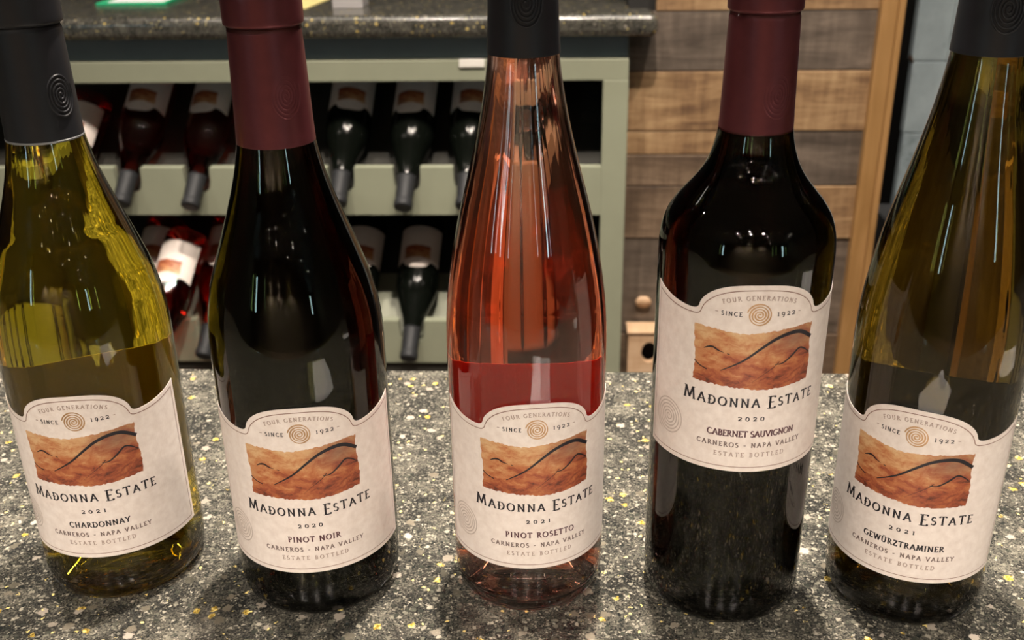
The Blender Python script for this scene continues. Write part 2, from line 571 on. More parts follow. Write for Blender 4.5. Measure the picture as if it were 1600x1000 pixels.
G['Ü'] = (G['U'][0], G['U'][1] + [L(.30, 1.16, .31, 1.24), L(.54, 1.16, .55, 1.24)], G['U'][2])
G['Ð'] = (G['D'][0], G['D'][1] + [L(.02, .52, .36, .52)], G['D'][2])


def stroke_quads(pts, h, thick, thin, out, pen=18):
    """turn a pen path (glyph units, cap height 1) into quads of (u, v)"""
    dense = []
    for a, b_ in zip(pts, pts[1:]):
        n = max(1, int(math.dist(a, b_) / .22))
        for i in range(n):
            dense.append((a[0] + (b_[0] - a[0]) * i / n, a[1] + (b_[1] - a[1]) * i / n))
    dense.append(pts[-1])
    for a, b_ in zip(dense, dense[1:]):
        dx, dy = b_[0] - a[0], b_[1] - a[1]
        l = math.hypot(dx, dy)
        if l < 1e-6:
            continue
        d = math.degrees(math.atan2(dy, dx))
        t = thin + (thick - thin) * abs(math.sin(math.radians(d + pen)))
        nx, ny = -dy / l * t / 2, dx / l * t / 2
        ex, ey = dx / l * thin * .3, dy / l * thin * .3
        out.append([(a[0] - ex + nx, a[1] - ey + ny), (a[0] - ex - nx, a[1] - ey - ny), (b_[0] + ex - nx, b_[1] + ey - ny), (b_[0] + ex + nx, b_[1] + ey + ny)])


def text_width(s, gap, sizes=None):
    return sum(G[c][0] * (sizes[i] if sizes else 1) + gap for i, c in enumerate(s)) - gap


def text(out, s, u0, v0, h, width=None, gap=.12, thick=.16, thin=.075, sizes=None, path=None, drops=None):
    """centre s on u0, baseline v0, cap height h; stretched to width if given. path(u)->(u,v,angle) bends the baseline"""
    w0 = text_width(s, gap, sizes)
    if width:      # solve the gap so the line fills the width
        gap += (width / h - w0) / max(1, len(s) - 1)
        w0 = width / h
    x = -w0 / 2
    for i, ch in enumerate(s):
        k = sizes[i] if sizes else 1
        dr = drops[i] if drops else 0
        gw, st, se = G[ch]
        quads = []
        for p in st:
            stroke_quads([(a * k, b_ * k) for a, b_ in p], h, thick * (k ** .5), thin, quads)
        for sx, sy in se:
            stroke_quads([((sx - .11) * k, sy * k), ((sx + .11) * k, sy * k)], h, thin, thin * .9, quads)
        for q in quads:
            if path:
                um, vm, an = path(u0 + (x + gw * k / 2) * h)
                ca, sa = math.cos(an), math.sin(an)
                out.append([(um + ((px - gw * k / 2) * ca - (py + dr) * sa) * h, vm + ((px - gw * k / 2) * sa + (py + dr) * ca) * h) for px, py in q])
            else:
                out.append([(u0 + (x + px) * h, v0 + (py + dr) * h) for px, py in q])
        x += gw * k + gap


def quads_mesh(name, quads, R, az, z0, lift):
    """quads in label millimetres wrapped on the cylinder"""
    vs, fs = [], []
    for q in quads:
        b_ = len(vs)
        for u, v in q:
            a = az + u / R
            vs.append(((R + lift) * math.sin(a) * MM, -(R + lift) * math.cos(a) * MM, (z0 + v) * MM))
        fs.append(tuple(range(b_, b_ + len(q))))
    me = bpy.data.meshes.new(name)
    me.from_pydata(vs, [], fs)
    bm = bmesh.new(); bm.from_mesh(me)
    for f in bm.faces:                      # all facing outwards
        f.normal_update()
        c = f.calc_center_median()
        if f.normal.x * c.x + f.normal.y * c.y < 0:
            f.normal_flip()
    bm.to_mesh(me); bm.free()
    return me


def polyline_quads(pts, wd, out, taper=False):
    n = len(pts) - 1
    L_, R_ = [], []
    for i, p in enumerate(pts):
        a = pts[max(0, i - 1)]; b_ = pts[min(n, i + 1)]
        dx, dy = b_[0] - a[0], b_[1] - a[1]
        l = math.hypot(dx, dy) or 1
        t = wd(i / n) if callable(wd) else wd
        L_.append((p[0] - dy / l * t / 2, p[1] + dx / l * t / 2))
        R_.append((p[0] + dy / l * t / 2, p[1] - dx / l * t / 2))
    for i in range(n):
        out.append([L_[i], R_[i], R_[i + 1], L_[i + 1]])


def spiral_pts(cx, cy, rx, ry, turns, n=110, r0=.06):
    return [(cx + (r0 + (1 - r0) * (i / n)) * rx * math.cos(2 * PI * turns * i / n + .4),
             cy + (r0 + (1 - r0) * (i / n)) * ry * math.sin(2 * PI * turns * i / n + .4)) for i in range(n + 1)]


# label outline, in mm from its bottom centre
LW, LH_C, DIP_U, DIP_V, ARCH = 54.0, 81.5, 26.0, 76.5, 90.5


def label_top(u, inset=0.0):
    a = abs(u)
    d = DIP_U
    if a <= d:
        t = a / d
        return DIP_V + 2.2 + (ARCH - DIP_V - 2.2) * max(0, 1 - t ** 2.6) ** .62 - inset
    t = (a - d) / (LW - d)
    return DIP_V + (LH_C - DIP_V) * (t ** 1.25) - inset - .8 * math.sin(PI * min(1, t)) + 2.2 * math.exp(-(a - d) / 1.2)


def wrap(R, az, u, v, z0, lift):
    a = az + u / R
    return ((R + lift) * math.sin(a) * MM, -(R + lift) * math.cos(a) * MM, (z0 + v) * MM)


def label_sheet(R, az, z0, half=LW, top=label_top, bottom=lambda u: 0.0, lift=.05, thick=.14, us=None):
    """thin solid paper wrapped on the bottle"""
    bm = bmesh.new()
    if us is None:
        us = sorted(set([-half + 2 * half * i / 90 for i in range(91)] + [s * (DIP_U + e) for s in (-1, 1) for e in (-.9, -.45, -.15, 0, .15, .5, 1)]))
    NV = 6
    grid = {}
    for s, li in ((0, lift), (1, lift + thick)):
        for i, u in enumerate(us):
            for j in range(NV + 1):
                v = bottom(u) + (top(u) - bottom(u)) * j / NV
                grid[s, i, j] = bm.verts.new(wrap(R, az, u, v, z0, li))
    n = len(us) - 1
    for i in range(n):
        for j in range(NV):
            bm.faces.new((grid[1, i, j], grid[1, i + 1, j], grid[1, i + 1, j + 1], grid[1, i, j + 1]))
            bm.faces.new((grid[0, i, j], grid[0, i, j + 1], grid[0, i + 1, j + 1], grid[0, i + 1, j]))
        for j in (0, NV):
            bm.faces.new((grid[0, i, j], grid[0, i + 1, j], grid[1, i + 1, j], grid[1, i, j]))
    for i in (0, n):
        for j in range(NV):
            bm.faces.new((grid[0, i, j], grid[0, i, j + 1], grid[1, i, j + 1], grid[1, i, j]))
    bmesh.ops.recalc_face_normals(bm, faces=bm.faces)
    return bm


def picture_mesh(R, az, z0, lift):
    """torn-edged printed rectangle"""
    rnd = random.Random(3)
    NU, NV = 56, 20
    U0, U1, V0, V1 = -27.0, 26.5, 43.0, 69.5
    jt = [rnd.uniform(-.35, .35) for _ in range(NU + 1)]
    jb = [rnd.uniform(-.35, .35) for _ in range(NU + 1)]
    jl = [rnd.uniform(-.35, .35) for _ in range(NV + 1)]
    jr = [rnd.uniform(-.35, .35) for _ in range(NV + 1)]
    vs, fs, uv = [], [], []
    for j in range(NV + 1):
        t = j / NV
        for i in range(NU + 1):
            s = i / NU
            lo = V0 + jb[i] + .9 * math.sin(s * 7) * .5 - 1.0 * math.sin(s * PI) * 1.0
            hi = V1 + jt[i] - 1.3 * math.sin(s * PI) + .5 * math.sin(s * 9 + 1) + (1.2 * s)
            l = U0 + jl[j] + .6 * math.sin(t * 5); r = U1 + jr[j] + .5 * math.sin(t * 6)
            vs.append(wrap(R, az, l + (r - l) * s, lo + (hi - lo) * t, z0, lift))
            uv.append((s * 2, t))
    for j in range(NV):
        for i in range(NU):
            a = j * (NU + 1) + i
            fs.append((a, a + 1, a + NU + 2, a + NU + 1))
    me = bpy.data.meshes.new('picture')
    me.from_pydata(vs, [], fs)
    ul = me.uv_layers.new(name='UVMap')
    for lo_ in me.loops:
        ul.data[lo_.index].uv = (uv[lo_.vertex_index][0] / 2, uv[lo_.vertex_index][1])
    return me


def catmull(P, n=8):
    return pchip(P, n)


def build_front_label(bottle, R, azdeg, z0, year, kind, kind_w, kind_dark):
    az = math.radians(azdeg)
    lab = obj('front_label', label_sheet(R, az, z0), M['paper'], bottle, smooth=False)
    lab['label'] = 'cream arched front label with printed landscape and black lettering'
    lift = .24
    # inset border line
    out = []
    ins = 2.3
    hw = LW - ins
    us = [-hw + 2 * hw * i / 160 for i in range(161)]
    def tv(u):
        return min(label_top(u + du) for du in (-1.2, -.6, 0, .6, 1.2)) - ins + .1
    P = [(u, tv(u)) for u in us]
    polyline_quads(P, .38, out)
    polyline_quads([(-hw, tv(-hw)), (-hw, ins)], .32, out)
    polyline_quads([(hw, tv(hw)), (hw, ins)], .32, out)
    polyline_quads([(-hw + 2 * hw * i / 60, ins) for i in range(61)], .32, out)
    obj('border_line', quads_mesh('border_line', out, R, az, z0, lift), M['ink_border'], lab)
    # picture and the dark brush lines on it
    obj('picture', picture_mesh(R, az, z0, .22), M['landscape'], lab)
    out = []
    polyline_quads(catmull([(-14.5, 50.0), (-10, 52.6), (-4.5, 56.2), (1.5, 61.2), (7.5, 65.4), (14, 67.6), (20, 67.4), (26.4, 63.6)]),
                   lambda t: .35 + 1.5 * min(1, t * 1.3) * (1 if t < .93 else .9), out)
    polyline_quads(catmull([(-22.5, 59.2), (-20.5, 60.3), (-18.4, 60.6), (-16, 59.4), (-13.6, 58.7)]), lambda t: .75 * math.sin(PI * (.08 + .9 * t)) + .1, out)
    polyline_quads(catmull([(-12.2, 58.4), (-11, 58.1)]), .4, out)
    polyline_quads(catmull([(8.6, 53.6), (12, 53.8), (16, 56.4), (19.6, 59.4), (22.5, 58.9), (26, 56.2)]), lambda t: .8 * math.sin(PI * (.06 + .84 * t)) + .12, out)
    polyline_quads(catmull([(-26.6, 52.4), (-24, 50.6), (-20.6, 49.4)]), .5, out)
    polyline_quads(catmull([(10.5, 54.8), (8, 52.2), (3, 48.5), (-1, 45.2)]), lambda t: .28 * (1 - t) + .08, out)
    obj('brush_lines', quads_mesh('brush_lines', out, R, az, z0, lift + .06), M['ink'], lab)
    # black lettering
    out = []
    s = 'MAÐONNA ESTATE'
    sz = [1.42, 1.12, 1, 1, 1, 1, 1, 1, 1.42, 1, 1.12, 1, 1.12, 1.05]
    dr = [0, 0, 0, 0, 0, 0, 0, 0, -.20, 0, 0, 0, 0, 0]
    text(out, s, .3, 33.0, 4.1, 62.5, sizes=sz, drops=dr, thick=.21, thin=.09)
    text(out, year, .4, 26.2, 2.7, 11.5, thick=.2, thin=.1)
    text(out, 'SINCE', -11.6, 76.2, 1.85, 8.6, thick=.22, thin=.12)
    text(out, '1922', 11.6, 76.4, 2.4, 8.2, thick=.18, thin=.10)
    if kind_dark:
        text(out, kind, 1.6, 18.0, 2.9, kind_w, thick=.23, thin=.12)
    obj('black_lettering', quads_mesh('black_lettering', out, R, az, z0, lift), M['ink'], lab)
    out = []
    if not kind_dark:
        text(out, kind, 1.6, 18.0, 2.9, kind_w, thick=.23, thin=.12)
    if out:
        m_ = M['ink_wine']
        obj('wine_name', quads_mesh('wine_name', out, R, az, z0, lift), m_, lab)
    out = []
    text(out, 'CARNEROS - NAPA VALLEY', 1.4, 12.6, 2.2, 48.5, thick=.24, thin=.14)
    obj('brown_lettering', quads_mesh('brown_lettering', out, R, az, z0, lift), M['ink_mid'], lab)
    out = []
    text(out, 'ESTATE BOTTLED', 1.2, 7.7, 2.1, 32.0, thick=.2, thin=.11)
    RR = 46.0
    text(out, 'FOUR GENERATIONS', 0, 0, 1.9, 31.5, thick=.22, thin=.12,
         path=lambda u: (RR * math.sin(u / RR), 84.2 - RR + RR * math.cos(u / RR) - .2, -u / RR))
    polyline_quads([(-18.6, 77.5), (-17.4, 77.5)], .4, out)
    polyline_quads([(17.4, 77.5), (18.6, 77.5)], .4, out)
    obj('pale_lettering', quads_mesh('pale_lettering', out, R, az, z0, lift), M['ink_light'], lab)
    out = []
    polyline_quads(spiral_pts(0, 77.0, 5.3, 5.3, 4.4, 150), lambda t: .62 + .14 * math.sin(t * 60), out)
    obj('foil_spiral', quads_mesh('foil_spiral', out, R, az, z0, lift), M['foil'], lab)['label'] = 'small copper foil spiral emblem'
    out = []
    polyline_quads(spiral_pts(-39.5, 19.0, 9.0, 9.6, 5.6, 170), .55, out)
    obj('embossed_spiral', quads_mesh('embossed_spiral', out, R, az, z0, lift), M['blind'], lab)
    for ch in [o for o in bpy.data.objects if o.parent == lab and (o.name.split('.')[0].endswith('lettering') or o.name.startswith(('brush_lines', 'wine_name')))]:
        ch['kind'] = 'stuff'
    return lab


M['ink_wine'] = plain('wine_red_ink', (.085, .03, .04), .5, .1)


# ------------------------------------------------------------ bottles
def bottle_profile(R, shoulder, lip_z, lip_r):
    """outer profile bottom to lip as (r, z)"""
    foot = [(0, 26), (8, 24.5), (17, 18), (R - 13, 8), (R - 9.5, 2.2), (R - 7.5, .2), (R - 5.4, .5), (R - 2.6, 2.6), (R - .8, 6.2), (R, 12)]
    p = pchip(foot, 5)
    p += [(R, z) for z in range(20, int(shoulder[0][1]) - 4, 12)]
    p += pchip(shoulder, 8)
    p += [(lip_r, shoulder[-1][1] + 3), (lip_r, lip_z)]
    return p


def offset_in(prof, t):
    out = []
    n = len(prof)
    for i, (r, z) in enumerate(prof):
        a = prof[max(0, i - 1)]; b_ = prof[min(n - 1, i + 1)]
        dr, dz = b_[0] - a[0], b_[1] - a[1]
        l = math.hypot(dr, dz) or 1
        out.append((max(0, r - dz / l * t), z + dr / l * t))
    return out


def smooth_profile_inner(R, shoulder, top_z, top_r, t, z_floor):
    foot = [(0, 31), (10, 28), (19, 20), (R - 15, z_floor + 2), (R - 9, z_floor), (R - t - 1.8, z_floor + 3), (R - t, z_floor + 10)]
    p = pchip(foot, 5)
    p += [(R - t, z) for z in range(int(z_floor + 18), int(shoulder[0][1]) - 4, 12)]
    p += [(max(3, r), z) for r, z in offset_in(pchip(shoulder, 8), t)]
    p += [(top_r - t, top_z)]
    return p


def add_bottle(label, x, y, R, shoulder, lip_z, cap, cap_mat, glass, wine, seed, front, spiral, rim=True, back='paper_back'):
    """x, y in world mm; cap: dict of capsule sizes"""
    b_ = thing('wine_bottle', label, 'bottle', (x * MM, y * MM, H), 0, 'wine bottles lined up on the bar counter')
    neck_r = cap['r0'] - .45
    outer = bottle_profile(R, shoulder, lip_z, neck_r * .93)
    T = 3.0
    inner = smooth_profile_inner(R, shoulder, lip_z, neck_r * .93, T, 6.0)
    def wob(a, z):
        return .55 * noise.noise(Vector((math.cos(a) * 4.2, math.sin(a) * 4.2, z * .003 + seed)))+ .36 * noise.noise(Vector((math.cos(a) * 10, math.sin(a) * 10, z * .003 + seed)))
    inn = [(r, z, min(1, max(0, (z - 20) / 30)) if r > 8 else 0) for r, z in inner]
    prof = [(r, z) for r, z in outer] + inn[::-1]
    obj('glass_body', lathe(prof, 128, wob), glass, b_, smooth=True)
    # wine up into the neck, hidden under the capsule
    ov = .6
    wp = []
    for i, (r, z, k) in enumerate(inn):
        if z > cap['z0'] + 6 and r < neck_r:
            break
        a_ = inn[max(0, i - 1)]; c_ = inn[min(len(inn) - 1, i + 1)]
        dr, dz = c_[0] - a_[0], c_[1] - a_[1]
        l = math.hypot(dr, dz) or 1
        wp.append((max(0, r + dz / l * ov) if i else 0, z - dr / l * ov, k))
    wp.append((0, wp[-1][1]))
    obj('wine', lathe(wp, 128, wob), wine, b_, smooth=True)
    # capsule
    z0, zg, zt, r0, r1, rr = cap['z0'], cap['zg'], cap['zt'], cap['r0'], cap['r1'], cap['rr']
    cp = [(r0 - .3, z0 + .0), (r0, z0 + .05), (r0 + .02, z0 + .6), (r0 + (r1 - r0) * .25, z0 + (zg - z0) * .2), (r0 + (r1 - r0) * .8, z0 + (zg - z0) * .75), (r1, zg - 5), (r1 - .05, zg - 1.6),
          (r1 - .55, zg - .5), (r1 - .6, zg + .1), (rr - .5, zg + .9), (rr, zg + 1.9), (rr + .02, (zg + zt) / 2), (rr, zt - 3.4), (rr - .35, zt - 2.2), (rr - .9, zt - 1.9), (rr - 1.3, zt - .9), (rr - 2.2, zt - .1), (rr - 4, zt + .1), (0, zt + .1)]
    c_in = [(rr - 3.0, zt - 1.4), (rr - 2.2, zg + 2), (r1 - .9, zg - 1), (r0 - .35, z0 + .3)]
    full = pchip([cp[1], cp[2], cp[3], cp[4], cp[5], cp[6]], 6) + pchip(cp[7:], 4)
    cprof = full + [(0, zt - 1.4)] + c_in + [cp[0]]
    # close the sheet into one skin
    bm = lathe(cprof + [full[0]], 96)
    bmesh.ops.remove_doubles(bm, verts=bm.verts, dist=1e-6)
    bmesh.ops.recalc_face_normals(bm, faces=bm.faces)
    co = obj('capsule', bm, cap_mat, b_, smooth=True)
    if rim:
        bm = lathe(pchip([(r0 - .25, z0 - .5), (r0 + .12, z0 - .45), (r0 + .14, z0 + .35), (r0 - .25, z0 + .4), (r0 - .25, z0 - .5)], 3), 96)
        obj('capsule_edge', bm, M['rim_grey'], co, smooth=True)
    # raised spiral on the capsule
    saz, sz_, hgt = spiral
    rr_at = lambda z: r0 + (r1 - r0) * min(1, max(0, (z - z0) / (zg - 5 - z0)))
    pts = spiral_pts(0, 0, 7.0, 10.0, 5.0, 200, .05)
    bm = bmesh.new()
    prev = None
    n = len(pts)
    for i, (u, v) in enumerate(pts):
        a = pts[max(0, i - 1)]; c_ = pts[min(n - 1, i + 1)]
        dx, dy = c_[0] - a[0], c_[1] - a[1]
        l = math.hypot(dx, dy) or 1
        nx, ny = -dy / l, dx / l
        ring = []
        for k in range(5):
            t = PI * k / 4
            off, hh = .52 * math.cos(t), hgt * math.sin(t) - .1
            uu, vv = u + nx * off, v + ny * off
            rc = rr_at(sz_ + vv)
            ring.append(bm.verts.new(wrap(rc, math.radians(saz), uu, vv, sz_, hh)))
        if prev:
            for k in range(4):
                bm.faces.new((prev[k], prev[k + 1], ring[k + 1], ring[k]))
        prev = ring
    bmesh.ops.recalc_face_normals(bm, faces=bm.faces)
    obj('raised_spiral', bm, cap_mat, co, smooth=True)
    # labels
    az, z_l, year, kind, kw, kd = front
    build_front_label(b_, R, az, z_l, year, kind, kw, kd)
    us = [-42 + 84 * i / 60 for i in range(61)]
    obj('back_label', label_sheet(R, math.radians(az + 180), z_l, 42, lambda u: 83.5, lambda u: 0, .05, .14, us), M[back], b_)
    return b_


def shoulder_burgundy(R):
    return [(R, 132), (R - .15, 140), (R - .8, 149), (R - 2.2, 158), (R - 4.4, 168), (R - 7.3, 177), (R - 10.2, 185.5), (R - 13.2, 194), (R - 16.0, 202), (R - 18.6, 210), (R - 20.9, 218), (R - 22.9, 227), (R - 24.3, 236), (R - 25.2, 246)]


def shoulder_hock(R):
    return [(R, 136), (R - .3, 146), (R - 1.1, 157), (R - 2.6, 169), (R - 4.6, 181), (R - 7.2, 194), (R - 10.3, 207), (R - 13.4, 219), (R - 16.3, 231), (R - 18.9, 243), (R - 21.0, 255), (R - 22.6, 267), (R - 23.4, 280)]


def shoulder_bordeaux(R):
    return [(R, 182), (R - .1, 187), (R - .9, 193.5), (R - 2.9, 200), (R - 6.5, 206), (R - 11.0, 211.5), (R - 15.4, 217), (R - 18.9, 223), (R - 21.4, 230), (R - 22.9, 238), (R - 23.6, 248)]


CAP_B = dict(z0=232.6, zg=281.5, zt=297, r0=17.2, r1=15.7, rr=16.8)
CAP_H = dict(z0=269.5, zg=319, zt=333, r0=15.6, r1=13.9, rr=14.6)
CAP_X = dict(z0=238.2, zg=286, zt=301, r0=15.7, r1=14.5, rr=15.3)

add_bottle('olive green wine bottle with charcoal capsule and Chardonnay label, leftmost on the bar counter', -210.1, 462.9, 40.6,
           shoulder_burgundy(40.6), 296, dict(CAP_B, r0=16.7), M['cap_black'], M['glass_olive'], M['wine_white'], 1.3,
           (6.3, 29.5, '2021', 'CHARDONNAY', 29.0, True), (60.8, 252.4, .55), back='paper_back_olive')
add_bottle('near black wine bottle with burgundy capsule and Pinot Noir label', -102.5, 448.6, 41.0,
           shoulder_burgundy(41.0), 296, CAP_B, M['cap_red'], M['glass_dark'], M['wine_red'], 2.3,
           (6.9, 29.5, '2020', 'PINOT NOIR', 25.0, False), (34.6, 254.4, .16), rim=False)
add_bottle('clear bottle of pink rosé wine with charcoal capsule, middle of the counter row', 6.7, 445.4, 38.0,
           shoulder_hock(38.0), 331, CAP_H, M['cap_black'], M['glass_clear'], M['wine_rose'], 3.3,
           (5.9, 30.0, '2021', 'PINOT ROSETTO', 34.0, False), (3.3, 291.0, .85), rim=False, back='paper_back_red')
add_bottle('square shouldered black wine bottle with burgundy capsule and Cabernet Sauvignon label set high', 105.1, 434.8, 38.7,
           shoulder_bordeaux(38.7), 300, CAP_X, M['cap_red'], M['glass_dark'], M['wine_red'], 4.3,
           (-1.5, 90.5, '2020', 'CABERNET SAUVIGNON', 40.0, False), (18.2, 254.5, .14), rim=False)
add_bottle('dark olive slender wine bottle with charcoal capsule and Gewürztraminer label, rightmost on the counter', 197.5, 430.1, 37.9,
           shoulder_hock(37.9), 331, CAP_H, M['cap_black'], M['glass_brown'], M['wine_white'], 5.3,
           (-29.0, 29.5, '2021', 'GEWÜRZTRAMINER', 37.0, True), (-8.3, 288.0, .85), rim=False, back='paper_back_black')

# ------------------------------------------------------------ bar counter
bar = place(thing('bar_counter', 'polished speckled stone bar counter with gold flecks carrying the five bottles', 'counter', (0, 0, 0)), 0, 330, -1060)
bm = bmesh.new(); bx(bm, -1500, 1500, -370, 347.5, 1020, 1060, 3)
obj('countertop', bm, M['stone'], bar)
box('counter_base', M['bar_base'], bar, -1470, 1470, -60, 320, 0, 1020)

# papers lying in front of the bottles (seen as white reflections in the glass)
for (px, py, rz, label) in ((95, 165, .5, 'white paper sheet reflected in the fronts of the dark bottles'),
                            (560, 315, -.35, 'white paper sheet at the right edge, reflected in the rightmost bottle')):
    bm = bmesh.new(); bx(bm, -58, 58, -80, 80, 0, .8)
    p = obj('paper_sheet', bm, M['white_paper'])
    place(p, px, py, 0); p.rotation_euler = (0, 0, rz)
    tag(p, label, 'paper', 'white papers on the bar')

# ------------------------------------------------------------ room shell
def setting(name, m, *a):
    o = box(name, m, None, *a)
    place(o, 0, 0, 0)
    o['kind'] = 'structure'
    return o


ZF, ZC = -1060, CEIL / MM
X0, X1, Y0, Y1 = -4600, 4400, -4300, 2700
setting('floor', M['floor'], X0 - 100, X1 + 100, Y0 - 100, Y1 + 100, ZF - 60, ZF)
setting('ceiling', M['ceiling'], X0 - 100, X1 + 100, Y0 - 100, Y1 + 100, ZC, ZC + 60)
setting('wall_left', M['wall'], X0 - 100, X0, Y0 - 100, Y1 + 100, ZF, ZC)
setting('wall_right', M['wall'], X1, X1 + 100, Y0 - 100, Y1 + 100, ZF, ZC)
setting('wall_front', M['wall'], X0, X1, Y0 - 100, Y0, ZF, ZC)
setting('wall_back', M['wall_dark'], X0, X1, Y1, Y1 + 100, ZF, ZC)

# windows in the wall behind the camera
for i, (wx0, wx1, wz0, wz1) in enumerate(((-3870, -3590, 250, 1500), (3480, 3760, 250, 1500))):
    wo = bpy.data.objects.new('window_%d' % (i + 1), None)
    C.objects.link(wo)
    place(wo, (wx0 + wx1) / 2, Y0, wz0)
    wo['kind'] = 'structure'
    hw, hh = (wx1 - wx0) / 2, wz1 - wz0
    box('pane', M['daylight'], wo, -hw, hw, 1, 9, 0, hh)
    bm = bmesh.new()
    bx(bm, -hw - 60, -hw, 0, 40, -60, hh + 60); bx(bm, hw, hw + 60, 0, 40, -60, hh + 60)
    bx(bm, -hw, hw, 0, 40, -60, 0); bx(bm, -hw, hw, 0, 40, hh, hh + 60)
    obj('window_frame', bm, M['bar_base'], wo)

# ceiling downlights: trim ring and lens round each lamp
ring = lathe(pchip([(26, 0), (60, -2), (66, -6), (60, -9), (36, -7), (22, -3), (26, 0)], 3), 40)
ring_me = bpy.data.meshes.new('trim_ring'); ring.to_mesh(ring_me); ring.free(); ring_me.materials.append(M['white'])
lens = lathe([(0, -5), (12, -5.2), (20, -4), (20, -1), (0, -1)], 32)
lens_me = bpy.data.meshes.new('lamp_lens'); lens.to_mesh(lens_me); lens.free(); lens_me.materials.append(M['lamp_lens'])
for i, (lx, ly, pw, lr) in enumerate(LAMPS):
    t = thing('ceiling_downlight', 'small round recessed ceiling lamp seen only as a bright dot reflected in the bottles', 'lamp',
              room(lx, ly, ZC), 0, 'round ceiling downlights')
    obj('trim_ring', ring_me, None, t)
    obj('lamp_lens', lens_me, None, t)

t = thing('strip_light', 'long thin ceiling strip light reflected as a bright line on the back countertop edge', 'lamp', room(STRIP[0], STRIP[1], ZC), RZ)
box('housing', M['white'], t, -STRIP[2] / 2 - 10, STRIP[2] / 2 + 10, -38, 38, -26, 0, bev=2)
box('diffuser', M['strip_lens'], t, -STRIP[2] / 2, STRIP[2] / 2, -30, 30, -29, -26)

# ------------------------------------------------------------ plank wall to the right of the cabinet
WY = 1850.0
pw_ = place(bpy.data.objects.new('wall_right_of_cabinet', None), 118, WY, 0)
C.objects.link(pw_)
pw_.name = 'wall_planks'
pw_['kind'] = 'structure'
rows = [  # z low, z high, x from, x to, wood   (x in mm from the cabinet's side)
    (95, 210, 46, 425, 'wood_tan'), (210, 330, 46, 425, 'wood_grey'), (330, 460, 46, 425, 'wood_tan'), (460, 600, 46, 425, 'wood_brown'),
    (-7, 95, 0, 425, 'wood_grey'),
    (-114, -7, 0, 190, 'wood_tan'), (-114, -7, 190, 425, 'wood_tan'),
    (-157, -114, 0, 215, 'wood_tan'), (-216, -157, 0, 215, 'wood_brown'), (-216, -114, 215, 425, 'wood_grey'),
    (-318, -216, 0, 240, 'wood_brown'), (-318, -216, 240, 425, 'wood_tan'),
    (-515, -318, 0, 235, 'wood_grey'), (-515, -318, 235, 425, 'wood_grey'),
    (-640, -515, 0, 425, 'wood_brown'), (-780, -640, 0, 425, 'wood_grey'), (-920, -780, 0, 425, 'wood_tan'), (-1060, -920, 0, 425, 'wood_brown')]
for (z0, z1, xa, xb, wm) in rows:
    dy = random.uniform(-3, 3)
    xc, zc = (xa + xb) / 2, (z0 + z1) / 2
    bm = bmesh.new()
    bx(bm, xa - xc + .8, xb - xc - .8, 0, 22, z0 - zc + .9, z1 - zc - .9, 1.2)
    o = obj('plank', bm, M[wm], pw_)
    o.location = (xc * MM, dy * MM, zc * MM)
bm = bmesh.new(); bx(bm, 0, 425, 28, 60, -1060, 600)
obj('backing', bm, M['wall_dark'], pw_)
# round knot plug low on the planks
bm = lathe([(0, -5), (11, -4), (13, -2), (13, 4), (0, 4)], 28)
bmesh.ops.rotate(bm, verts=bm.verts, matrix=Matrix.Rotation(PI / 2, 3, 'X'))
bmesh.ops.scale(bm, vec=(1.15, 1, .85), verts=bm.verts)
o = tag(obj('wood_plug', bm, M['wood_box'], None, True), 'small round tan wood plug on the dark plank above the crate', 'plug')
place(o, 162, WY - 5, -446)

# golden door casing and dark doorway beyond
o = box('trim_1', M['wood_post'], None, -6, 22, 0, 70, -1060, 640, bev=2)
place(o, 547, WY - 20, 0); o['kind'] = 'structure'
o = box('trim_2', M['wood_post'], None, -15, -4, -4, 70, -1060, 640, bev=2)
place(o, 584, WY - 20, 0); o['kind'] = 'structure'

# weathered pale blue boards standing beyond the doorway
t = place(thing('blue_board_panel', 'pale blue weathered wooden panel with rust stains in the dark doorway at the right', 'panel', (0, 0, 0)), 790, 2400, -1060)
for k, (z0, z1, xo) in enumerate(((968, 1400, 0), (804, 966, 4), (600, 802, 6))):
    box('board', M['blue_board'], t, xo, 78, 0, 26, z0, z1, bev=2)
    box('board', M['blue_board'], t, 80, 300, 3, 26, z0, z1, bev=2)
box('panel_post', M['wrought'], t, 20, 290, 30, 60, 0, 1400)
# dark slab below it
o = place(box('dark_plinth', M['wrought'], None, 0, 330, 0, 200, 0, 640, bev=4), 735, 2180, -1060)
tag(o, 'dark grey low plinth standing in the doorway below the blue panel', 'plinth')

# wooden crate at the foot of the planks
t = place(thing('wooden_crate', 'pale wooden box with a dark round opening low against the plank wall', 'box', (0, 0, 0)), 133, 1800, -1060)
bm = bmesh.new()
hole = A(58, 535, 15, 24, 0, 360, 24)[:-1]
ov_, ih = [(0, 300), (150, 300), (150, 575), (0, 575)], hole
# front with a round opening: ring of quads between the hole and the rectangle
def rect_pt(a):
    c, s = math.cos(a), math.sin(a)
    cx, cy = 40, 535
    ts = []
    if c > 1e-9: ts.append((150 - cx) / c)
    if c < -1e-9: ts.append((0 - cx) / c)
    if s > 1e-9: ts.append((575 - cy) / s)
    if s < -1e-9: ts.append((300 - cy) / s)
    tt = min(ts)
    return (cx + c * tt, cy + s * tt)
angs = sorted(set([2 * PI * i / 24 for i in range(24)] + [math.atan2(y_ - 535, x_ - 40) % (2 * PI) for x_, y_ in ov_]))
rf, hf, hb = [], [], []
for a in angs:
    x_, y_ = rect_pt(a)
    rf.append(bm.verts.new((x_ * MM, 0, y_ * MM)))
    hf.append(bm.verts.new(((40 + 15 * math.cos(a)) * MM, 0, (535 + 22 * math.sin(a)) * MM)))
    hb.append(bm.verts.new(((40 + 15 * math.cos(a)) * MM, 12 * MM, (535 + 22 * math.sin(a)) * MM)))
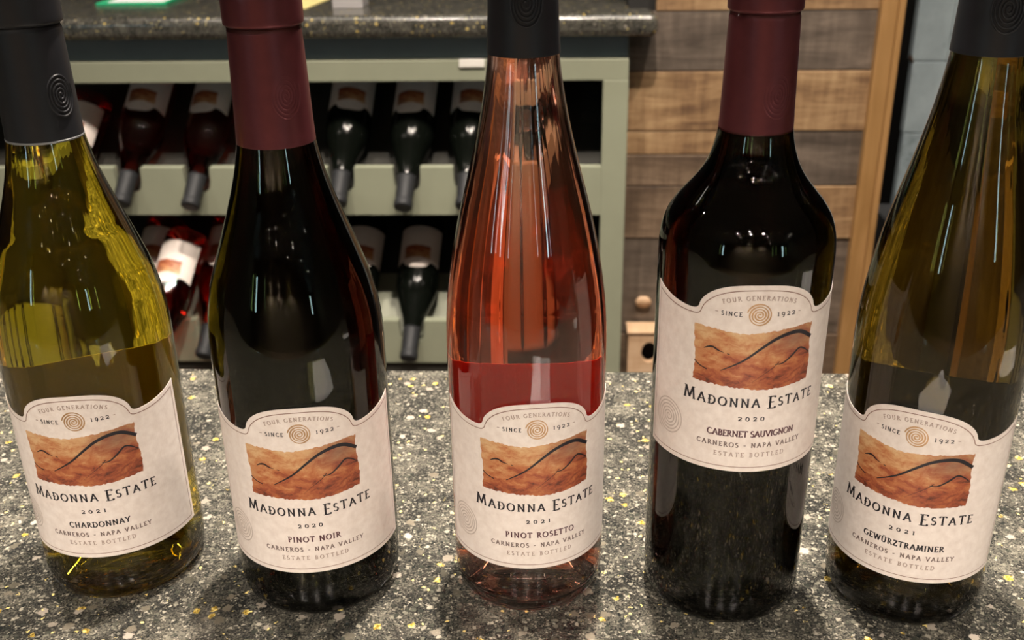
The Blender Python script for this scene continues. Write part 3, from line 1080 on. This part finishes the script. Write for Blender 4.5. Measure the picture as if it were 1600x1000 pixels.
for i in range(len(angs)):
    j = (i + 1) % len(angs)
    bm.faces.new((rf[i], rf[j], hf[j], hf[i])); bm.faces.new((hf[i], hf[j], hb[j], hb[i]))
bx(bm, 0, 150, .5, 12, 0, 300)
obj('front_panel', bm, M['wood_box'], t)
bm = bmesh.new(); bx(bm, 0, 10, 12, 46, 0, 575); bx(bm, 140, 150, 12, 46, 0, 575); bx(bm, 10, 140, 38, 46, 0, 575)
obj('side_panel', bm, M['wood_box'], t)
box('lid', M['wood_box'], t, -3, 153, -3, 46, 575, 580, bev=1.5)
t.scale = (1, 1, .985)
box('inside_back', M['wall_dark'], t, 12, 138, 30, 34, 5, 570)

# ------------------------------------------------------------ wine rack cabinet
cab = place(thing('wine_rack_cabinet', 'sage green wine rack cabinet with two rows of bottles under the back counter', 'cabinet', (0, 0, 0)), 0, 1800, -1060)
CL = -1500
Zb = 1060
box('apron', M['paint_blue'], cab, CL, 116, 12, 30, 25 + Zb, 62 + Zb)
box('top_rail', M['paint_green'], cab, CL, 117.5, 0, 28, -12 + Zb, 24 + Zb, bev=1.2)
o = box('side_stile', M['paint_green'], cab, 74, 118, -.8, 28, 0, -12 + Zb, bev=1.2)
box('side_panel', M['paint_green'], cab, 90, 118, 28, 48, 0, 60 + Zb)
box('back_panel', M['dark_inside_and_shade'], cab, CL, 88, 560, 570, 0, 60 + Zb)
box('inner_side', M['dark_inside_and_shade'], cab, 76, 88, 28, 560, 0, 60 + Zb)


def ledge(zt, notches, name='shelf_ledge', wide=()):
    pts = [(CL, zt - 89), (74, zt - 89), (74, zt)]
    for nx in sorted(notches, reverse=True):
        if nx in [notches[k] for k in wide]:
            pts += [(nx + 44, zt), (nx + 40, zt - 50), (nx + 24, zt - 84), (nx - 24, zt - 84), (nx - 40, zt - 50), (nx - 44, zt)]
            continue
        pts += [(nx + 25, zt), (nx + 24, zt - 26)]
        pts += [(nx + 24 * math.cos(a), zt - 27 - 23 * math.sin(a)) for a in [PI * k / 8 for k in range(1, 8)]]
        pts += [(nx - 24, zt - 26), (nx - 25, zt)]
    pts += [(CL, zt)]
    o = obj(name, prism([(x, z + Zb) for x, z in pts], 0, 19), M['paint_green'], cab)
    return o


ROW_Z = (-166, -469)
T42 = math.radians(42)
# (kind, tip x, yaw deg, slide along the axis, lift off the board, label for the builder's list)
ROW1 = [('rose', -916, 8, 62, 0), ('rose', -795, 6, -6, 0), ('rose', -666, 5, 0, 0), ('dark', -399, 3, -6, 0), ('dark', -280, 4, 2, 0), ('dark', -170, 3, 0, 0), ('dark', -52, 2, 0, 0)]
ROW2 = [('rose', -822, 6, 0, 0), ('rose', -684, 6, -2, 0), ('rose', -752, 9, 66, 66), ('dark', -408, 5, 0, 0), ('dark', -287, 4, 0, 0), ('dark', -170, 3, 0, 0), ('dark', -52, 2, 0, 0)]
ledge(ROW_Z[0], [r[1] + 52 * math.tan(math.radians(r[2])) for r in ROW1], wide=(0,))
ledge(ROW_Z[1], [r[1] + 52 * math.tan(math.radians(r[2])) for r in ROW2 if r[4] == 0])
# sloping boards under the bottles; the lower row's dark upper strip is painted shade
for zr, m0 in ((ROW_Z[0], 'dark_inside_and_shade'), (ROW_Z[1], 'paint_green')):
    for d0, d1, m_ in ((22, 142, m0), (142.5, 300, 'dark_inside_and_shade')):
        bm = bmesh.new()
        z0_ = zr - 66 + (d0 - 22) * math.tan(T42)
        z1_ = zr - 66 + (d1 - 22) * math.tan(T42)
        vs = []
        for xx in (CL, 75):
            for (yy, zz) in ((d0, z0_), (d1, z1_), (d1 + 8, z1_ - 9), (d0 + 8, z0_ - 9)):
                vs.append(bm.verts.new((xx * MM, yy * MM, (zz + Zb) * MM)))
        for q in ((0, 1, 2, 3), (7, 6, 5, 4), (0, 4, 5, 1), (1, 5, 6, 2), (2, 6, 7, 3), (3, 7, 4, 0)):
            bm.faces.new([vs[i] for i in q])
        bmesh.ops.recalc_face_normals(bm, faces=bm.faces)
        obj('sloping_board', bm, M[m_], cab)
box('dark_plinth', M['dark_inside_and_shade'], cab, CL, 74, 6, 30, 0, -558 + Zb)

# rack bottles: origin at the base, axis +z, then laid down
def rack_meshes():
    R = 41
    outer = bottle_profile(R, shoulder_burgundy(R), 292, 14)
    prof = outer + [(0, 292)]
    g = lathe(prof, 40); me_g = bpy.data.meshes.new('glass_body'); g.to_mesh(me_g); g.free(); me_g.shade_smooth()
    cp = lathe([(0, 236), (16.6, 236)] + pchip([(17.2, 232), (16.4, 255), (15.6, 281), (16.6, 284), (16.6, 293), (13.5, 297), (0, 297.5)], 4), 36)
    me_c = bpy.data.meshes.new('capsule'); cp.to_mesh(cp_me := me_c); cp.free(); me_c.shade_smooth(); me_c.materials.append(M['cap_grey'])
    us = sorted([-54 + 108 * i / 40 for i in range(41)])
    lb = label_sheet(R, 0, 29.5, us=us)
    me_l = bpy.data.meshes.new('front_label'); lb.to_mesh(me_l); lb.free(); me_l.materials.append(M['paper'])
    me_p = picture_mesh(R, 0, 29.5, .3); me_p.materials.append(M['landscape'])
    me_gd = me_g.copy(); me_gd.materials.append(M['rack_dark'])
    me_gr = me_g.copy(); me_gr.materials.append(M['rack_rose'])
    return me_gd, me_gr, me_c, me_l, me_p


me_gd, me_gr, me_c, me_l, me_p = rack_meshes()


def rack_proto(kind):
    t = thing('wine_bottle', 'rack bottle', 'bottle', (0, 0, 0), 0, 'bottles lying in the wine rack')
    obj('glass_body', me_gr if kind == 'rose' else me_gd, None, t)
    obj('capsule', me_c, None, t)
    l_ = obj('front_label', me_l, None, t)
    obj('picture', me_p, None, l_)
    return t


def copy_tree(o, parent=None):
    c_ = o.copy()
    C.objects.link(c_)
    c_.parent = parent
    for ch in [k for k in bpy.data.objects if k.parent == o]:
        copy_tree(ch, c_)
    return c_


protos = {}
ROW_LABELS = {
    0: ['rosé bottle in the upper rack row just right of the leftmost charcoal capsule',
        'dark red rosé bottle in the upper rack row, second from the left',
        'dark red rosé bottle in the upper rack row, just left of the first burgundy capsule',
        'dark bottle in the upper rack row, just right of the first burgundy capsule',
        'dark bottle in the upper rack row midway between the second and third counter bottles',
        'upper row dark rack bottle cut off by the left side of the rosé bottle\'s neck',
        'dark bottle in the upper rack row hidden behind the rosé bottle\'s neck'],
    1: ['rosé bottle in the lower rack row half hidden by the leftmost counter bottle\'s shoulder',
        'orange red rosé bottle in the lower rack row beside the Pinot Noir bottle\'s left side',
        'brightly lit rosé bottle lying on top of others in the lower rack row',
        'dark bottle in lower rack row peeking past the Pinot Noir bottle\'s right shoulder',
        'dark green bottle in the lower rack row just left of the rosé counter bottle',
        'dark bottle in the lower rack row directly behind the rosé counter bottle, left one',
        'dark bottle in the lower rack row directly behind the rosé counter bottle, right one'],
}
tip_y, tip_dz = 1756.0, -61.0
for ri, row in enumerate((ROW1, ROW2)):
    for k, (kind, tx, yaw, slide, lift) in enumerate(row):
        if kind in protos:
            t = copy_tree(protos[kind])
        else:
            t = protos[kind] = rack_proto(kind)
        tag(t, ROW_LABELS[ri][k])
        # axis direction base -> tip in room coordinates
        yw = math.radians(yaw)
        d = Vector((-math.sin(yw) * math.cos(T42), -math.cos(yw) * math.cos(T42), -math.sin(T42)))
        nrm = Vector((0, -math.sin(T42), math.cos(T42)))
        tip = Vector((tx, tip_y, ROW_Z[ri] + tip_dz)) + d * slide + nrm * lift
        base = tip - d * 297.5
        x_ax = d.cross(nrm).normalized()
        n2 = x_ax.cross(d)
        # local z = d, local -y (label front) = up side normal, local x
        zc_ = d; yc = -n2; xc = yc.cross(zc_)
        Rm = Matrix((xc, yc, zc_)).transposed().to_4x4()
        spin = Matrix.Rotation(math.radians(random.uniform(-12, 12)), 4, 'Z')
        t.matrix_world = Matrix.Translation(room(*base)) @ Matrix.Rotation(RZ, 4, 'Z') @ Rm @ spin

# small white tag on the rail
o = place(box('price_tag', M['white'], None, -22, 22, -3, 0, -7, 7, bev=1), -152, 1799, 19)
tag(o, 'small blank white tag on the green rail beside the rosé bottle', 'tag')

# ------------------------------------------------------------ back counter
bm = bmesh.new()
pts = [(CL, 1778), (163, 1778), (163, 1848), (116, 1848), (116, 2380), (CL, 2380)]
f = [bm.verts.new((x * MM, (y - 1800) * MM, 0)) for x, y in pts]
g = [bm.verts.new((x * MM, (y - 1800) * MM, 38 * MM)) for x, y in pts]
bm.faces.new(f); bm.faces.new(g)
for i in range(len(pts)):
    j = (i + 1) % len(pts)
    bm.faces.new((f[i], f[j], g[j], g[i]))
bmesh.ops.recalc_face_normals(bm, faces=bm.faces)
es = [e for e in bm.edges if e.verts[0].co.y < -.0219 + 1e-4 and e.verts[1].co.y < -.0219 + 1e-4 or
      (abs(e.verts[0].co.x - .163) < 1e-4 and abs(e.verts[1].co.x - .163) < 1e-4)]
bmesh.ops.bevel(bm, geom=es, offset=.014, segments=10, affect='EDGES', profile=.5)
o = obj('back_countertop', bm, M['stone_back'])
for p_ in o.data.polygons:
    p_.use_smooth = abs(p_.normal.z) < .999 and abs(p_.normal.y) < .999 and abs(p_.normal.x) < .999
place(o, 0, 1800, 63)
tag(o, 'speckled dark stone countertop with a glossy rounded edge on the rack cabinet', 'countertop')

# things lying on it, cut by the top of the picture
t = place(thing('green_tray', 'green framed flat card holder on the back counter between the first two bottles', 'card holder', (0, 0, 0)), -792, 1945, 101)
bm = bmesh.new(); bx(bm, -66, 66, 0, 9, 0, 5, 1); bx(bm, -66, 66, 171, 180, 0, 5, 1); bx(bm, -66, -57, 9, 171, 0, 5, 1); bx(bm, 57, 66, 9, 171, 0, 5, 1)
obj('green_frame', bm, M['green_card'], t)
box('inset_card', M['white_paper'], t, -57, 57, 9, 171, 0, 2.5)
bm = bmesh.new(); bx(bm, -47, 47, 0, 130, 0, 1.5)
o = place(obj('yellow_card', bm, M['yellow_card']), -497, 1888, 101); o.rotation_euler[2] = RZ - .12
tag(o, 'pale yellow card lying near the back counter\'s edge right of the first burgundy capsule', 'card')
o = place(box('grey_card_box', M['grey_card'], None, -27, 27, 0, 60, 0, 20, bev=1), -376, 1880, 101)
tag(o, 'small grey card box on the back counter right of the yellow card', 'box')
o = place(box('wooden_block', M['orange_wood'], None, -16, 16, 0, 60, 0, 18, bev=2), -88, 1862, 101)
tag(o, 'small orange wooden block on the back counter right of the rosé bottle\'s capsule', 'block')
